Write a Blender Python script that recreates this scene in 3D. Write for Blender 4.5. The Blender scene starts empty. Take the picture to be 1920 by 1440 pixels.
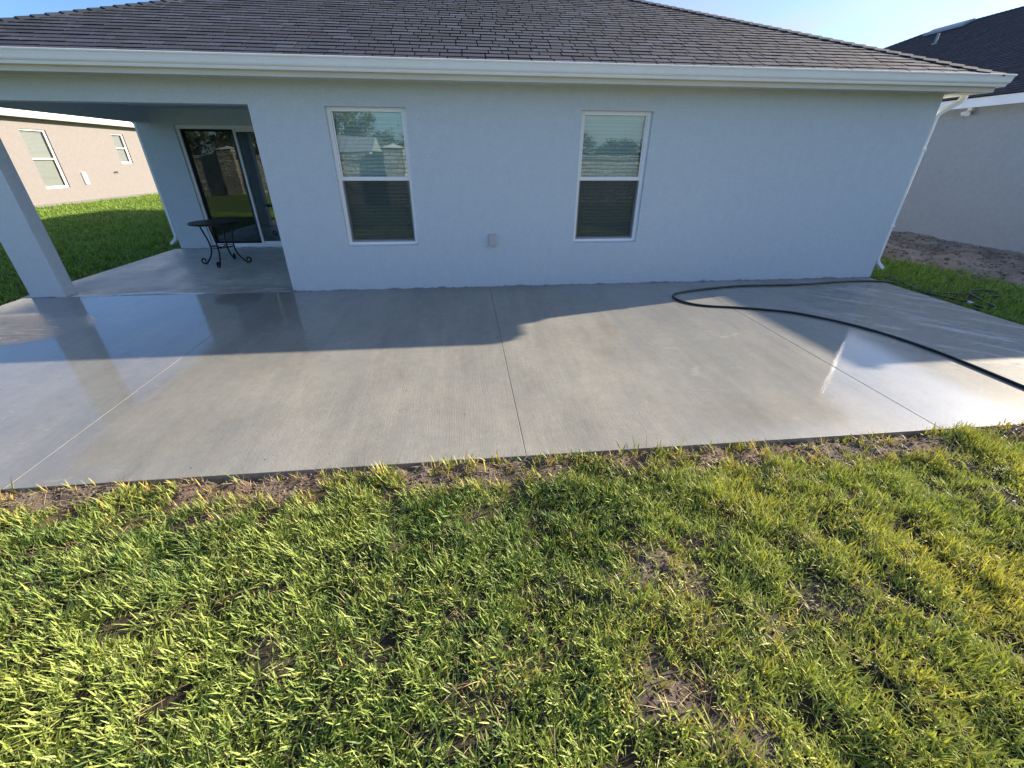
import bpy, math, random
import numpy as np
from mathutils import Vector, Matrix
random.seed(7)
rng = np.random.default_rng(11)
scene = bpy.context.scene
R = math.radians

# ------------------------------------------------------------ camera
CAM = Vector((-0.3275, -5.9966, 1.63))
pitch, yaw, roll = R(28.285), R(6.2655), R(0.2617)
fwd = Vector((math.sin(yaw)*math.cos(pitch), math.cos(yaw)*math.cos(pitch), -math.sin(pitch)))
rt0 = Vector((math.cos(yaw), -math.sin(yaw), 0))
up0 = rt0.cross(fwd)
rt = rt0*math.cos(roll) + up0*math.sin(roll)
up = up0*math.cos(roll) - rt0*math.sin(roll)
cam_data = bpy.data.cameras.new('camera')
cam = bpy.data.objects.new('camera', cam_data)
scene.collection.objects.link(cam)
M = Matrix((rt, up, -fwd)).transposed().to_4x4()
M.translation = CAM
cam.matrix_world = M
cam_data.sensor_width = 36
cam_data.lens = 785.236/1920*36
cam_data.clip_start = 0.05
cam_data.clip_end = 2000
scene.camera = cam

# ------------------------------------------------------------ sun, sky, exposure
CLOUD_GLOW = 1.8
SKY_TINT = (0.80, 0.97, 1.22)
SUN = Vector((2.53, 0.642, 1.0)).normalized()
sun_d = bpy.data.lights.new('sun', 'SUN')
sun_d.energy = 5.0
sun_d.angle = R(0.5)
sun_d.color = (1.0, 0.86, 0.68)
sun = bpy.data.objects.new('sun', sun_d)
sun.rotation_euler = SUN.to_track_quat('Z', 'Y').to_euler()
scene.collection.objects.link(sun)
world = bpy.data.worlds.new('World')
scene.world = world
world.use_nodes = True
nt = world.node_tree
bg = nt.nodes['Background']
sky = nt.nodes.new('ShaderNodeTexSky')
sky.sky_type = 'NISHITA'
sky.sun_disc = False
sky.sun_elevation = math.asin(SUN.z)
sky.sun_rotation = math.atan2(SUN.x, SUN.y)
sky.air_density = 1.0
sky.dust_density = 0.8
sky.ozone_density = 3.0
tc = nt.nodes.new('ShaderNodeTexCoord')
mp = nt.nodes.new('ShaderNodeMapping'); mp.inputs['Scale'].default_value = (1.0, 1.6, 5.0)
nz = nt.nodes.new('ShaderNodeTexNoise'); nz.inputs['Scale'].default_value = 1.7; nz.inputs['Detail'].default_value = 7; nz.inputs['Roughness'].default_value = 0.55
cr = nt.nodes.new('ShaderNodeValToRGB'); cr.color_ramp.elements[0].position = 0.36; cr.color_ramp.elements[1].position = 0.66
sx = nt.nodes.new('ShaderNodeSeparateXYZ')
mr = nt.nodes.new('ShaderNodeMapRange'); mr.inputs[1].default_value = -0.35; mr.inputs[2].default_value = 0.55; mr.inputs[3].default_value = 0.0; mr.inputs[4].default_value = 0.95
mu = nt.nodes.new('ShaderNodeMath'); mu.operation = 'MULTIPLY'
mx = nt.nodes.new('ShaderNodeMix'); mx.data_type = 'RGBA'
# thin cloud, brighter towards the sun (forward scattering)
dt = nt.nodes.new('ShaderNodeVectorMath'); dt.operation = 'DOT_PRODUCT'; dt.inputs[1].default_value = SUN
pw = nt.nodes.new('ShaderNodeMath'); pw.operation = 'POWER'; pw.inputs[1].default_value = 9.0; pw.use_clamp = False
mxm = nt.nodes.new('ShaderNodeMath'); mxm.operation = 'MAXIMUM'; mxm.inputs[1].default_value = 0.0
sc_ = nt.nodes.new('ShaderNodeMath'); sc_.operation = 'MULTIPLY_ADD'; sc_.inputs[1].default_value = CLOUD_GLOW; sc_.inputs[2].default_value = 1.0
cl = nt.nodes.new('ShaderNodeVectorMath'); cl.operation = 'SCALE'; cl.inputs[0].default_value = (3.6, 3.68, 4.0)
nt.links.new(tc.outputs['Generated'], dt.inputs[0]); nt.links.new(dt.outputs['Value'], mxm.inputs[0]); nt.links.new(mxm.outputs[0], pw.inputs[0]); nt.links.new(pw.outputs[0], sc_.inputs[0])
nt.links.new(sc_.outputs[0], cl.inputs['Scale']); nt.links.new(cl.outputs[0], mx.inputs[7])
nt.links.new(tc.outputs['Generated'], mp.inputs[0]); nt.links.new(mp.outputs[0], nz.inputs[0])
nt.links.new(nz.outputs[0], cr.inputs[0]); nt.links.new(tc.outputs['Generated'], sx.inputs[0])
nt.links.new(sx.outputs[0], mr.inputs[0]); nt.links.new(mr.outputs[0], mu.inputs[0]); nt.links.new(cr.outputs[0], mu.inputs[1])
nt.links.new(mu.outputs[0], mx.inputs[0]); tn = nt.nodes.new('ShaderNodeVectorMath'); tn.operation = 'MULTIPLY'; tn.inputs[1].default_value = SKY_TINT
nt.links.new(sky.outputs[0], tn.inputs[0]); nt.links.new(tn.outputs[0], mx.inputs[6]); nt.links.new(mx.outputs[2], bg.inputs[0])
bg.inputs[1].default_value = 0.075
scene.view_settings.view_transform = 'Standard'
scene.view_settings.look = 'None'
scene.view_settings.gamma = 1
scene.view_settings.exposure = 1.38
scene.cycles.use_denoising = True
scene.cycles.max_bounces = 8
scene.cycles.transparent_max_bounces = 16
scene.cycles.caustics_reflective = False
scene.cycles.caustics_refractive = False

# ------------------------------------------------------------ helpers
class MB:
    def __init__(s): s.v = []; s.f = []; s.m = []; s.c = []
    def add(s, vs, fs, m=0, col=None):
        b = len(s.v); s.v += [tuple(p) for p in vs]
        s.f += [tuple(b+i for i in f) for f in fs]; s.m += [m]*len(fs)
        s.c += [col or (1, 1, 1)]*len(vs)
    def box(s, x0, y0, z0, x1, y1, z1, m=0, col=None):
        s.add([(x0,y0,z0),(x1,y0,z0),(x1,y1,z0),(x0,y1,z0),(x0,y0,z1),(x1,y0,z1),(x1,y1,z1),(x0,y1,z1)],
              [(0,3,2,1),(4,5,6,7),(0,1,5,4),(1,2,6,5),(2,3,7,6),(3,0,4,7)], m, col)
    def tube(s, pts, r, n=10, m=0, caps=True, prof=None, upv=None, stripe=None):
        pts = [Vector(p) for p in pts]; N = len(pts)
        rs = r if isinstance(r, (list, tuple)) else [r]*N
        prof = prof or [(math.cos(2*math.pi*i/n), math.sin(2*math.pi*i/n)) for i in range(n)]
        n = len(prof); vs = []
        prev = None
        for i, p in enumerate(pts):
            t = (pts[min(i+1, N-1)] - pts[max(i-1, 0)]).normalized()
            if prev is None:
                a = Vector(upv) if upv else (Vector((0,0,1)) if abs(t.z) < .9 else Vector((1,0,0)))
            else: a = prev
            b = t.cross(a).normalized(); a = b.cross(t).normalized(); prev = a
            for (c, d) in prof: vs.append(p + (a*c + b*d)*rs[i])
        fs = []; mm = []
        for i in range(N-1):
            for j in range(n):
                fs.append((i*n+j, i*n+(j+1)%n, (i+1)*n+(j+1)%n, (i+1)*n+j))
                mm.append(1 if stripe and j in stripe else m)
        if caps: fs += [tuple(range(n))[::-1], tuple((N-1)*n+j for j in range(n))]; mm += [m, m]
        b0 = len(s.m); s.add(vs, fs, m); s.m[b0:] = mm
    def build(s, name, mats, parent=None, smooth=False, colattr=False, bevel=0, loc=None):
        me = bpy.data.meshes.new(name)
        me.from_pydata(s.v, [], s.f); me.update()
        for m in (mats if isinstance(mats, (list, tuple)) else [mats]): me.materials.append(m)
        me.polygons.foreach_set('material_index', s.m)
        if smooth: me.polygons.foreach_set('use_smooth', [True]*len(s.f))
        if colattr:
            a = me.color_attributes.new('col', 'FLOAT_COLOR', 'POINT')
            a.data.foreach_set('color', np.hstack([np.array(s.c, float), np.ones((len(s.c), 1))]).ravel())
        o = bpy.data.objects.new(name, me); scene.collection.objects.link(o)
        if parent: o.parent = parent; o.matrix_parent_inverse = Matrix.Translation(-world_loc(parent))
        if bevel:
            b = o.modifiers.new('bevel', 'BEVEL'); b.width = bevel; b.segments = 2; b.limit_method = 'ANGLE'
        return o
def world_loc(o):
    return sum_loc(o)
def sum_loc(o):
    v = Vector((0,0,0))
    while o is not None:
        v = v + o.location + (o.matrix_parent_inverse.translation if o.parent else Vector((0,0,0))); o = o.parent
    return v
def empty(name, loc, label, cat, group=None):
    o = bpy.data.objects.new(name, None); scene.collection.objects.link(o); o.location = loc
    tag(o, label, cat, group); return o
def tag(o, label=None, cat=None, group=None, kind=None):
    if label: o['label'] = label
    if cat: o['category'] = cat
    if group: o['group'] = group
    if kind: o['kind'] = kind
    return o

def vnoise(x, y, seed=0):
    x = np.asarray(x, float); y = np.asarray(y, float)
    xi = np.floor(x).astype(np.int64); yi = np.floor(y).astype(np.int64)
    fx = x-xi; fy = y-yi; fx = fx*fx*(3-2*fx); fy = fy*fy*(3-2*fy)
    def h(a, b):
        n = (a*374761393 + b*668265263 + seed*1442695041) & 0xffffffff
        n = ((n ^ (n >> 13))*1274126177) & 0xffffffff
        return ((n ^ (n >> 16)) & 0xffff)/65535.0
    return (h(xi,yi)*(1-fx)+h(xi+1,yi)*fx)*(1-fy) + (h(xi,yi+1)*(1-fx)+h(xi+1,yi+1)*fx)*fy
def fbm(x, y, sc, oct=4, seed=0):
    t = 0; a = 1; s = 0
    for i in range(oct):
        t = t + a*vnoise(x*sc*2**i, y*sc*2**i, seed+i*17); s += a; a *= .5
    return t/s
def sstep(a, b, x):
    t = np.clip((x-a)/(b-a), 0, 1); return t*t*(3-2*t)

# ------------------------------------------------------------ materials
class NT:
    def __init__(s, name):
        s.mat = bpy.data.materials.new(name); s.mat.use_nodes = True
        s.t = s.mat.node_tree; s.p = s.t.nodes['Principled BSDF']; s.out = s.t.nodes['Material Output']
    def n(s, typ, **k):
        nd = s.t.nodes.new(typ)
        for a, b in k.items():
            if a.startswith('i_'):
                key = a[2:]; key = int(key) if key.isdigit() else key.replace('_', ' ')
                nd.inputs[key].default_value = b
            else: setattr(nd, a, b)
        return nd
    def l(s, a, b): s.t.links.new(a, b)
    def coord(s, scale=(1,1,1)):
        if not hasattr(s, 'tc'): s.tc = s.n('ShaderNodeNewGeometry')
        m = s.n('ShaderNodeMapping'); m.inputs['Scale'].default_value = scale
        s.l(s.tc.outputs['Position'], m.inputs[0]); return m.outputs[0]
    def noise(s, scale, detail=4, rough=.5, sc=(1,1,1), dist=0):
        nd = s.n('ShaderNodeTexNoise', i_Scale=scale, i_Detail=detail, i_Roughness=rough, i_Distortion=dist)
        s.l(s.coord(sc), nd.inputs['Vector']); return nd.outputs[0]
    def ramp(s, fac, stops):
        r = s.n('ShaderNodeValToRGB'); e = r.color_ramp.elements
        while len(e) < len(stops): e.new(.5)
        for i, (p, c) in enumerate(stops):
            e[i].position = p; e[i].color = (c, c, c, 1) if isinstance(c, (int, float)) else (*c, 1)
        s.l(fac, r.inputs[0]); return r.outputs[0]
    def mix(s, f, a, b, blend='MIX'):
        m = s.n('ShaderNodeMix', data_type='RGBA', blend_type=blend)
        for i, v in ((0, f), (6, a), (7, b)):
            if isinstance(v, (int, float)): m.inputs[i].default_value = v if i == 0 else (v, v, v, 1)
            elif isinstance(v, tuple): m.inputs[i].default_value = (*v, 1)
            else: s.l(v, m.inputs[i])
        return m.outputs[2]
    def math(s, op, a, b=0):
        m = s.n('ShaderNodeMath', operation=op)
        for i, v in ((0, a), (1, b)):
            if isinstance(v, (int, float)): m.inputs[i].default_value = v
            else: s.l(v, m.inputs[i])
        return m.outputs[0]
    def maprange(s, v, a, b, c=0, d=1, smooth=True):
        m = s.n('ShaderNodeMapRange', interpolation_type='SMOOTHSTEP' if smooth else 'LINEAR')
        s.l(v, m.inputs[0])
        for i, x in enumerate((a, b, c, d)): m.inputs[i+1].default_value = x
        return m.outputs[0]
    def bump(s, h, strength, dist, nrm=None):
        b = s.n('ShaderNodeBump', i_Strength=strength, i_Distance=dist); s.l(h, b.inputs['Height'])
        if nrm: s.l(nrm, b.inputs['Normal'])
        return b.outputs[0]
    def set(s, **k):
        for a, v in k.items():
            i = s.p.inputs[a.replace('_', ' ')]
            if isinstance(v, bpy.types.NodeSocket): s.l(v, i)
            else: i.default_value = (*v, 1) if isinstance(v, tuple) and len(v) == 3 else v
        return s.mat

def stucco(name, col, var=.06):
    t = NT(name)
    big = t.noise(1.3, 4, .6); mid = t.noise(9, 4, .6); fine = t.noise(48, 5, .75)
    c = t.mix(t.ramp(big, [(.3, 1-var), (.7, 1+var*.5)]), (0,0,0), col, 'MIX')
    c = t.mix(1.0, t.mix(t.ramp(mid, [(.3, 0.0), (.75, 1.0)]), tuple(x*(1-var) for x in col), tuple(x*(1+var) for x in col)),
              t.ramp(fine, [(.3, .90), (.7, 1.08)]), 'MULTIPLY')
    sp = t.n('ShaderNodeSeparateXYZ'); t.l(t.tc.outputs['Position'], sp.inputs[0])
    low = t.maprange(t.math('ADD', sp.outputs[2], t.math('MULTIPLY', t.noise(3.5, 6, .75, (1, 1, 2)), -.13)), -.068, -.050, .7, 0)
    c = t.mix(low, c, (.12, .12, .12))
    splash = t.math('MULTIPLY', t.maprange(sp.outputs[2], .0, .28, 1, 0), t.ramp(t.noise(22, 4, .8), [(.62, 0.0), (.70, .35)]))
    c = t.mix(splash, c, (.25, .24, .22))
    vor = t.n('ShaderNodeTexVoronoi', i_Scale=75.0); t.l(t.coord(), vor.inputs['Vector'])
    h = t.math('ADD', t.math('MULTIPLY', vor.outputs[0], .5), t.math('ADD', fine, t.math('MULTIPLY', mid, 1.5)))
    return t.set(Base_Color=c, Roughness=.9, Normal=t.bump(h, .55, .006))
def simple(name, col, rough=.5, metal=0, var=.05, sc=6, bump=0, bsc=60):
    t = NT(name)
    n = t.noise(sc, 4, .6)
    c = t.mix(t.ramp(n, [(.3, 0.0), (.7, 1.0)]), tuple(x*(1-var) for x in col), tuple(min(1, x*(1+var)) for x in col))
    k = dict(Base_Color=c, Roughness=rough, Metallic=metal)
    if bump: k['Normal'] = t.bump(t.noise(bsc, 3, .6), bump, .004)
    return t.set(**k)

STUCCO = stucco('grey_stucco', (.605, .68, .735), .035)
STUCCO_BEIGE = stucco('taupe_stucco', (.20, .185, .18))
STUCCO_RIGHT = stucco('dull_grey_stucco', (.37, .40, .43))
WHITE = simple('white_metal', (.93, .94, .94), .3, var=.03, sc=3)
CREAM = simple('white_aluminium_trim', (.72, .70, .64), .5, var=.05, sc=2)
VINYL = simple('white_vinyl', (.92, .93, .94), .25, var=.01)
DARKMETAL = simple('dark_bronze_metal', (.022, .018, .017), .42, .6, .3, 20)
BLIND = simple('blind_slat', (.74, .76, .74), .5, var=.03)
BOXGREY = simple('painted_box', (.50, .51, .53), .5, var=.03)
INNER = simple('interior', (.25, .24, .23), .9)
SCREENFRAME = simple('screen_frame', (.30, .33, .38), .5)
HOSE = simple('black_rubber_hose', (.012, .016, .016), .33, var=.2)
HOSEGREEN = simple('hose_green_stripe', (.03, .12, .075), .35, var=.2)
BRASS = simple('pale_coupling', (.55, .58, .66), .35, .3)
WOOD = simple('bark', (.09, .07, .05), .9, var=.4, sc=8, bump=.5)
TIN = simple('tin_roof', (.55, .57, .58), .35, .5)

def glass(name, tint, ior):
    t = NT(name); t.t.nodes.remove(t.p)
    tr = t.n('ShaderNodeBsdfTransparent'); tr.inputs[0].default_value = (*tint, 1)
    gl = t.n('ShaderNodeBsdfGlossy'); gl.inputs['Roughness'].default_value = 0.0; gl.inputs[0].default_value = (.86, 1, .98, 1)
    fr = t.n('ShaderNodeFresnel', i_IOR=ior); ms = t.n('ShaderNodeMixShader')
    t.l(t.bump(t.noise(2.2, 1, .4), .05, .02), fr.inputs[1]); nrm = t.bump(t.noise(2.2, 1, .4), .06, .02); t.l(nrm, gl.inputs['Normal'])
    ge = t.n('ShaderNodeNewGeometry'); t.l(t.math('ADD', t.math('MULTIPLY', ge.outputs['Backfacing'], 1/ior-ior), ior), fr.inputs[0])
    t.l(fr.outputs[0], ms.inputs[0]); t.l(tr.outputs[0], ms.inputs[1]); t.l(gl.outputs[0], ms.inputs[2]); t.l(ms.outputs[0], t.out.inputs[0])
    return t.mat
GLASS = glass('window_glass', (.74, .88, .86), 2.7)
NGLASS = glass('tinted_glass', (.60, .62, .63), 1.6); NBLIND = simple('taupe_blind_slat', (.50, .52, .47), .6, var=.03)
DOORGLASS = glass('door_glass', (.55, .66, .64), 2.6)
def screen_mat():
    t = NT('insect_screen'); t.t.nodes.remove(t.p)
    tr = t.n('ShaderNodeBsdfTransparent'); df = t.n('ShaderNodeBsdfDiffuse'); df.inputs[0].default_value = (.045, .05, .052, 1)
    ms = t.n('ShaderNodeMixShader'); ms.inputs[0].default_value = .62
    t.l(tr.outputs[0], ms.inputs[1]); t.l(df.outputs[0], ms.inputs[2]); t.l(ms.outputs[0], t.out.inputs[0]); return t.mat
SCREEN = screen_mat()

def shingle_mat(name, base):
    t = NT(name)
    at = t.n('ShaderNodeAttribute', attribute_name='col')
    g = t.ramp(t.noise(260, 3, .7), [(.25, .55), (.75, 1.55)])
    c = t.mix(1.0, t.mix(1.0, at.outputs[0], g, 'MULTIPLY'), base, 'MULTIPLY')
    return t.set(Base_Color=c, Roughness=.85, Normal=t.bump(t.noise(300, 2, .6), .5, .003))
SHINGLE = shingle_mat('charcoal_shingles', (1, 1, 1))

def grass_mat():
    t = NT('grass_blades'); t.t.nodes.remove(t.p)
    at = t.n('ShaderNodeAttribute', attribute_name='col')
    c = t.mix(1.0, at.outputs[0], t.ramp(t.noise(90, 2, .5), [(.3, .8), (.7, 1.2)]), 'MULTIPLY')
    p = t.n('ShaderNodeBsdfPrincipled', i_Roughness=.5); p.inputs['Specular IOR Level'].default_value = .3
    t.l(c, p.inputs['Base Color'])
    tl = t.n('ShaderNodeBsdfTranslucent'); t.l(t.mix(1.0, c, (1.15, 1.1, .5), 'MULTIPLY'), tl.inputs[0])
    ms = t.n('ShaderNodeMixShader'); ms.inputs[0].default_value = .22
    t.l(p.outputs[0], ms.inputs[1]); t.l(tl.outputs[0], ms.inputs[2]); t.l(ms.outputs[0], t.out.inputs[0]); return t.mat
GRASS = grass_mat()
def ground_mat():
    t = NT('soil_and_turf')
    at = t.n('ShaderNodeAttribute', attribute_name='col')
    c = t.mix(1.0, at.outputs[0], t.ramp(t.noise(55, 6, .7), [(.25, .55), (.75, 1.45)]), 'MULTIPLY')
    return t.set(Base_Color=c, Roughness=.95, Specular_IOR_Level=.2, Normal=t.bump(t.noise(70, 6, .75), .9, .02))
GROUND = ground_mat()

def concrete(name, wet=True, gain=1.0):
    t = NT(name)
    pos = t.tc if hasattr(t, 'tc') else None
    mott = t.noise(1.6, 5, .6, (1.0, .55, 1)); streak = t.noise(5, 5, .65, (1.6, .12, 1)); fine = t.noise(90, 4, .7)
    broom = t.noise(40, 3, .6, (5.0, .12, 1)); smallm = t.noise(14, 5, .7)
    k = lambda *v: tuple(x*gain*1.04*w for x, w in zip(v, (.975, 1.015, 1.0)))
    c = t.mix(t.ramp(mott, [(.32, 0.0), (.68, 1.0)]), k(.225, .212, .190), k(.330, .308, .268))
    c = t.mix(t.ramp(streak, [(.4, 0.0), (.75, .45)]), c, k(.385, .355, .305))
    c = t.mix(t.ramp(t.noise(2.3, 5, .65, (1.2, .8, 1), .5), [(.45, 0.0), (.7, .6)]), c, k(.250, .250, .235))
    c = t.mix(t.ramp(t.noise(3.1, 4, .6, (1, .6, 1)), [(.55, 0.0), (.75, .4)]), c, k(.34, .29, .25))
    c = t.mix(1.0, c, t.ramp(smallm, [(.3, .9), (.7, 1.07)]), 'MULTIPLY')
    c = t.mix(1.0, c, t.ramp(fine, [(.3, .93), (.7, 1.05)]), 'MULTIPLY')
    c = t.mix(1.0, c, t.ramp(broom, [(.3, .94), (.7, 1.04)]), 'MULTIPLY')
    spk = t.ramp(t.noise(24, 2, .9), [(.255, .3), (.27, 1.0)])
    c = t.mix(1.0, c, spk, 'MULTIPLY')
    if not wet:
        st = t.ramp(t.noise(2.2, 6, .7, (1, 2.2, 1)), [(.42, 1.0), (.62, .72)])
        c = t.mix(1.0, c, st, 'MULTIPLY')
        sp = t.n('ShaderNodeSeparateXYZ'); t.l(t.tc.outputs['Position'], sp.inputs[0])
        edge = t.math('MULTIPLY', t.maprange(sp.outputs[1], .1, .7, 1, 0), t.ramp(t.noise(3, 5, .7, (1, 3, 1)), [(.4, .0), (.6, .7)]))
        c = t.mix(edge, c, (.20, .165, .14))
        h = t.math('ADD', t.noise(60, 4, .7), t.math('MULTIPLY', broom, .5))
        return t.set(Base_Color=c, Roughness=t.ramp(mott, [(.3, .25), (.7, .5)]), Normal=t.bump(h, .25, .003), Specular_IOR_Level=.5)
    sp = t.n('ShaderNodeSeparateXYZ'); t.l(t.tc.outputs['Position'], sp.inputs[0])
    X, Y = sp.outputs[0], sp.outputs[1]
    wob = t.math('MULTIPLY', t.math('SUBTRACT', t.noise(1.1, 4, .6), .5), 1.6)
    Xw = t.math('ADD', X, wob)
    left = t.maprange(Xw, -.6, -3.2, 0, 1); right = t.maprange(Xw, .7, 1.7, 0, 1)
    film = t.math('MAXIMUM', left, right)
    film = t.math('MULTIPLY', film, t.ramp(t.noise(2.6, 7, .75, (.8, 1.3, 1), 1.2), [(.34, .25), (.385, 1.0)]))
    # streaky drying film near the right end, towards the wall
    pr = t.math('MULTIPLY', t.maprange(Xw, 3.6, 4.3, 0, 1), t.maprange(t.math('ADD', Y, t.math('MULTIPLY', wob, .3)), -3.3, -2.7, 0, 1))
    patch = t.ramp(t.noise(3.2, 6, .72, (.55, 1.9, 1), .6), [(.50, 0.0), (.56, 1.0)])
    film = t.math('MULTIPLY', film, t.math('SUBTRACT', 1.0, t.math('MULTIPLY', pr, t.math('SUBTRACT', 1.0, patch))))
    wetc = t.mix(1.0, c, (.82, .82, .83), 'MULTIPLY')
    c = t.mix(t.math('MAXIMUM', film, .3), c, wetc)
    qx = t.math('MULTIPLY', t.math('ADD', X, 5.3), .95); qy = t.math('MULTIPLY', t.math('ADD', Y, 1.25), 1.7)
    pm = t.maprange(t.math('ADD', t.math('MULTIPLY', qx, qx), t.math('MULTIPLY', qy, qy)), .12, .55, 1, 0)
    refl_paint = t.noise(4.0, 7, .75, (.45, 2.4, 1), 1.2)
    c = t.mix(t.math('MULTIPLY', pm, t.ramp(refl_paint, [(.54, 0.0), (.57, .9)])), c, (.035, .035, .035))  # dark ripple reflections painted into the concrete colour
    c = t.mix(t.math('MULTIPLY', pm, t.ramp(refl_paint, [(.40, .8), (.44, 0.0)])), c, (.62, .62, .62))  # pale reflections between the ripples, also painted into the colour
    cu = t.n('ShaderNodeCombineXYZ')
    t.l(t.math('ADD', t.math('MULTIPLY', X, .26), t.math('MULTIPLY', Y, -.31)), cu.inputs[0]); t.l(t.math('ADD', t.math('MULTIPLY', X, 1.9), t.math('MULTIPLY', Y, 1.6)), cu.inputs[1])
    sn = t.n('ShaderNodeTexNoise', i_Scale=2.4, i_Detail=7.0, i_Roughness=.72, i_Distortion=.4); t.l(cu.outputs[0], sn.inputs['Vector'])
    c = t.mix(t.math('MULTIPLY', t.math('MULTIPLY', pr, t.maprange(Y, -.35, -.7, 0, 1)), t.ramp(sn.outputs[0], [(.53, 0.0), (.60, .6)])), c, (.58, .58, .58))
    c = t.mix(t.math('MULTIPLY', t.math('MULTIPLY', pr, .55), t.ramp(sn.outputs[0], [(.40, 1.0), (.52, 0.0)])), c, (.19, .19, .185))
    damp = t.maprange(t.math('ADD', Y, t.math('MULTIPLY', wob, .12)), -.35, -.02, 0, .45)
    c = t.mix(damp, c, (.21, .19, .18))
    h = t.math('ADD', t.math('MULTIPLY', t.noise(70, 5, .75, (1, .5, 1)), 1.0), broom)
    nb = t.bump(h, .45, .003)
    dx = t.math('MULTIPLY', t.math('ADD', X, 5.35), .9); dy = t.math('MULTIPLY', t.math('ADD', Y, 1.2), 1.5)
    pud = t.maprange(t.math('ADD', t.math('MULTIPLY', dx, dx), t.math('MULTIPLY', dy, dy)), .15, .75, 1, 0)
    rip = t.math('MULTIPLY', t.noise(9, 6, .75, (.35, 2.2, 1), 1.0), pud)
    pn = t.bump(rip, .8, .03)
    coatn = t.bump(t.noise(22, 4, .7, (.5, 1.8, 1)), .11, .003, t.bump(broom, .05, .001, pn))
    crough = t.math('ADD', t.math('MULTIPLY', film, -.185), .20)
    return t.set(Base_Color=c, Roughness=.5, Specular_IOR_Level=.35, Normal=nb, Coat_Weight=t.math('ADD', t.math('MULTIPLY', film, .88), .12), Coat_Roughness=crough, Coat_IOR=1.52, Coat_Normal=coatn)
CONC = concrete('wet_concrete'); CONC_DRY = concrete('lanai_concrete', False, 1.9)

def stone_mat():
    t = NT('stacked_stone')
    br = t.n('ShaderNodeTexBrick', i_Scale=1.0); br.inputs['Brick Width'].default_value = .45; br.inputs['Row Height'].default_value = .14
    br.inputs['Mortar Size'].default_value = .012; br.inputs['Color1'].default_value = (.55, .5, .42, 1); br.inputs['Color2'].default_value = (.30, .27, .23, 1); br.inputs['Mortar'].default_value = (.08, .075, .07, 1)
    sp = t.n('ShaderNodeSeparateXYZ'); g = t.n('ShaderNodeNewGeometry'); t.l(g.outputs['Position'], sp.inputs[0])
    cb = t.n('ShaderNodeCombineXYZ'); t.l(t.math('ADD', sp.outputs[0], t.math('MULTIPLY', sp.outputs[1], .7)), cb.inputs[0]); t.l(sp.outputs[2], cb.inputs[1])
    t.l(cb.outputs[0], br.inputs[0])
    c = t.mix(1.0, br.outputs[0], t.ramp(t.noise(7, 5, .7), [(.3, .6), (.7, 1.4)]), 'MULTIPLY')
    h = t.math('SUBTRACT', t.noise(9, 5, .7), br.outputs[1])
    return t.set(Base_Color=c, Roughness=.9, Normal=t.bump(h, 1, .06))
STONE = stone_mat()
def leaf_mat(name, col):
    t = NT(name); at = t.n('ShaderNodeAttribute', attribute_name='col')
    c = t.mix(1.0, at.outputs[0], col, 'MULTIPLY'); return t.set(Base_Color=c, Roughness=.6)
LEAF = leaf_mat('foliage', (.07, .09, .04))

# ------------------------------------------------------------ ground
SL = 0.0127
def bare_mask(x, y):
    """0 = full turf, 1 = bare soil, on the front lawn"""
    w = (fbm(x, y, 7, 4, 5)-.5)*.35
    m = np.zeros_like(x)
    for cx, cy, rx, ry, s in ((.45,-5.02,.34,.30,.55), (1.25,-5.0,.22,.08,.5), (-.25,-5.15,.16,.08,.45), (-1.0,-5.0,.12,.05,.5), (-.4,-4.35,.12,.05,.45), (.52,-4.77,.19,.15,1.0), (.72,-4.62,.14,.08,.5), (.30,-5.26,.14,.10,.85), (.52,-5.40,.16,.09,.85), (.22,-5.0,.10,.07,.6),
                              (-1.75,-4.22,.10,.05,.8), (.15,-4.55,.10,.05,.4), (2.1,-4.1,.14,.06,.8), (1.55,-4.25,.12,.05,.6), (-.7,-4.75,.1,.05,.5), (.95,-5.1,.2,.07,.5)):
        d = np.sqrt(((x-cx)/rx)**2 + ((y-cy)/ry)**2) + w*5
        m = np.maximum(m, .86*s*(1-sstep(.35, 1.6, d)))
    # soil strip along the slab edge
    d = (-3.87 - y)
    wid = .03 + .22*sstep(.32, .52, fbm(x, y*.2, 2.3, 3, 31))
    m = np.maximum(m, .97*(1-sstep(wid*.7, wid*1.3, d))*(d > -.1))
    return m
def gheight(x, y):
    z = np.full_like(x, -.070)
    z = z + (fbm(x, y, 1.3, 3, 2)-.5)*.05 + (fbm(x, y, 6, 4, 3)-.5)*.075
    # trench + clods along the slab
    d = -3.87-y
    edge = (1-sstep(.0, .22, d))*(d > -.3)
    z = z + .016*edge + edge*(fbm(x, y, 11, 4, 8)-.5)*.085
    z = np.where((d > -.02) & (d < .035), np.minimum(z, -.060 - .05*sstep(.4, .6, fbm(x, y*.1, 1.9, 2, 33))), z)
    # sides of the house: grade near slab level
    side_r = sstep(5.6, 6.2, x)*sstep(-5.5, -3.6, y)
    z = z*(1-side_r) + side_r*(-.065 + (fbm(x, y, 2, 3, 4)-.5)*.03)
    dirt = sstep(7.5, 8.1, x + (fbm(x, y, 1.2, 3, 9)-.5)*1.0)*sstep(-3, -1, y)*(x < 11)
    z = z + dirt*((fbm(x, y, 1.6, 4, 12)-.42)*.24 + (fbm(x, y, 5, 4, 13)-.5)*.12 + .03)
    side_l = 1-sstep(-6.5, -6.0, x)
    z = z*(1-side_l) + side_l*(-.085 + (fbm(x, y, 1.0, 3, 6)-.5)*.04*np.clip((-6.1-x)/.5, 0, 1))
    inside = (x > -6.2) & (x < 6.05) & (y > -3.86)
    z = np.where(inside, -.2, z)
    return z
def axis(*segs):
    out = []
    for a, b, st in segs: out.append(np.arange(a, b-1e-6, st))
    return np.concatenate(out + [[segs[-1][1]]])
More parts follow.
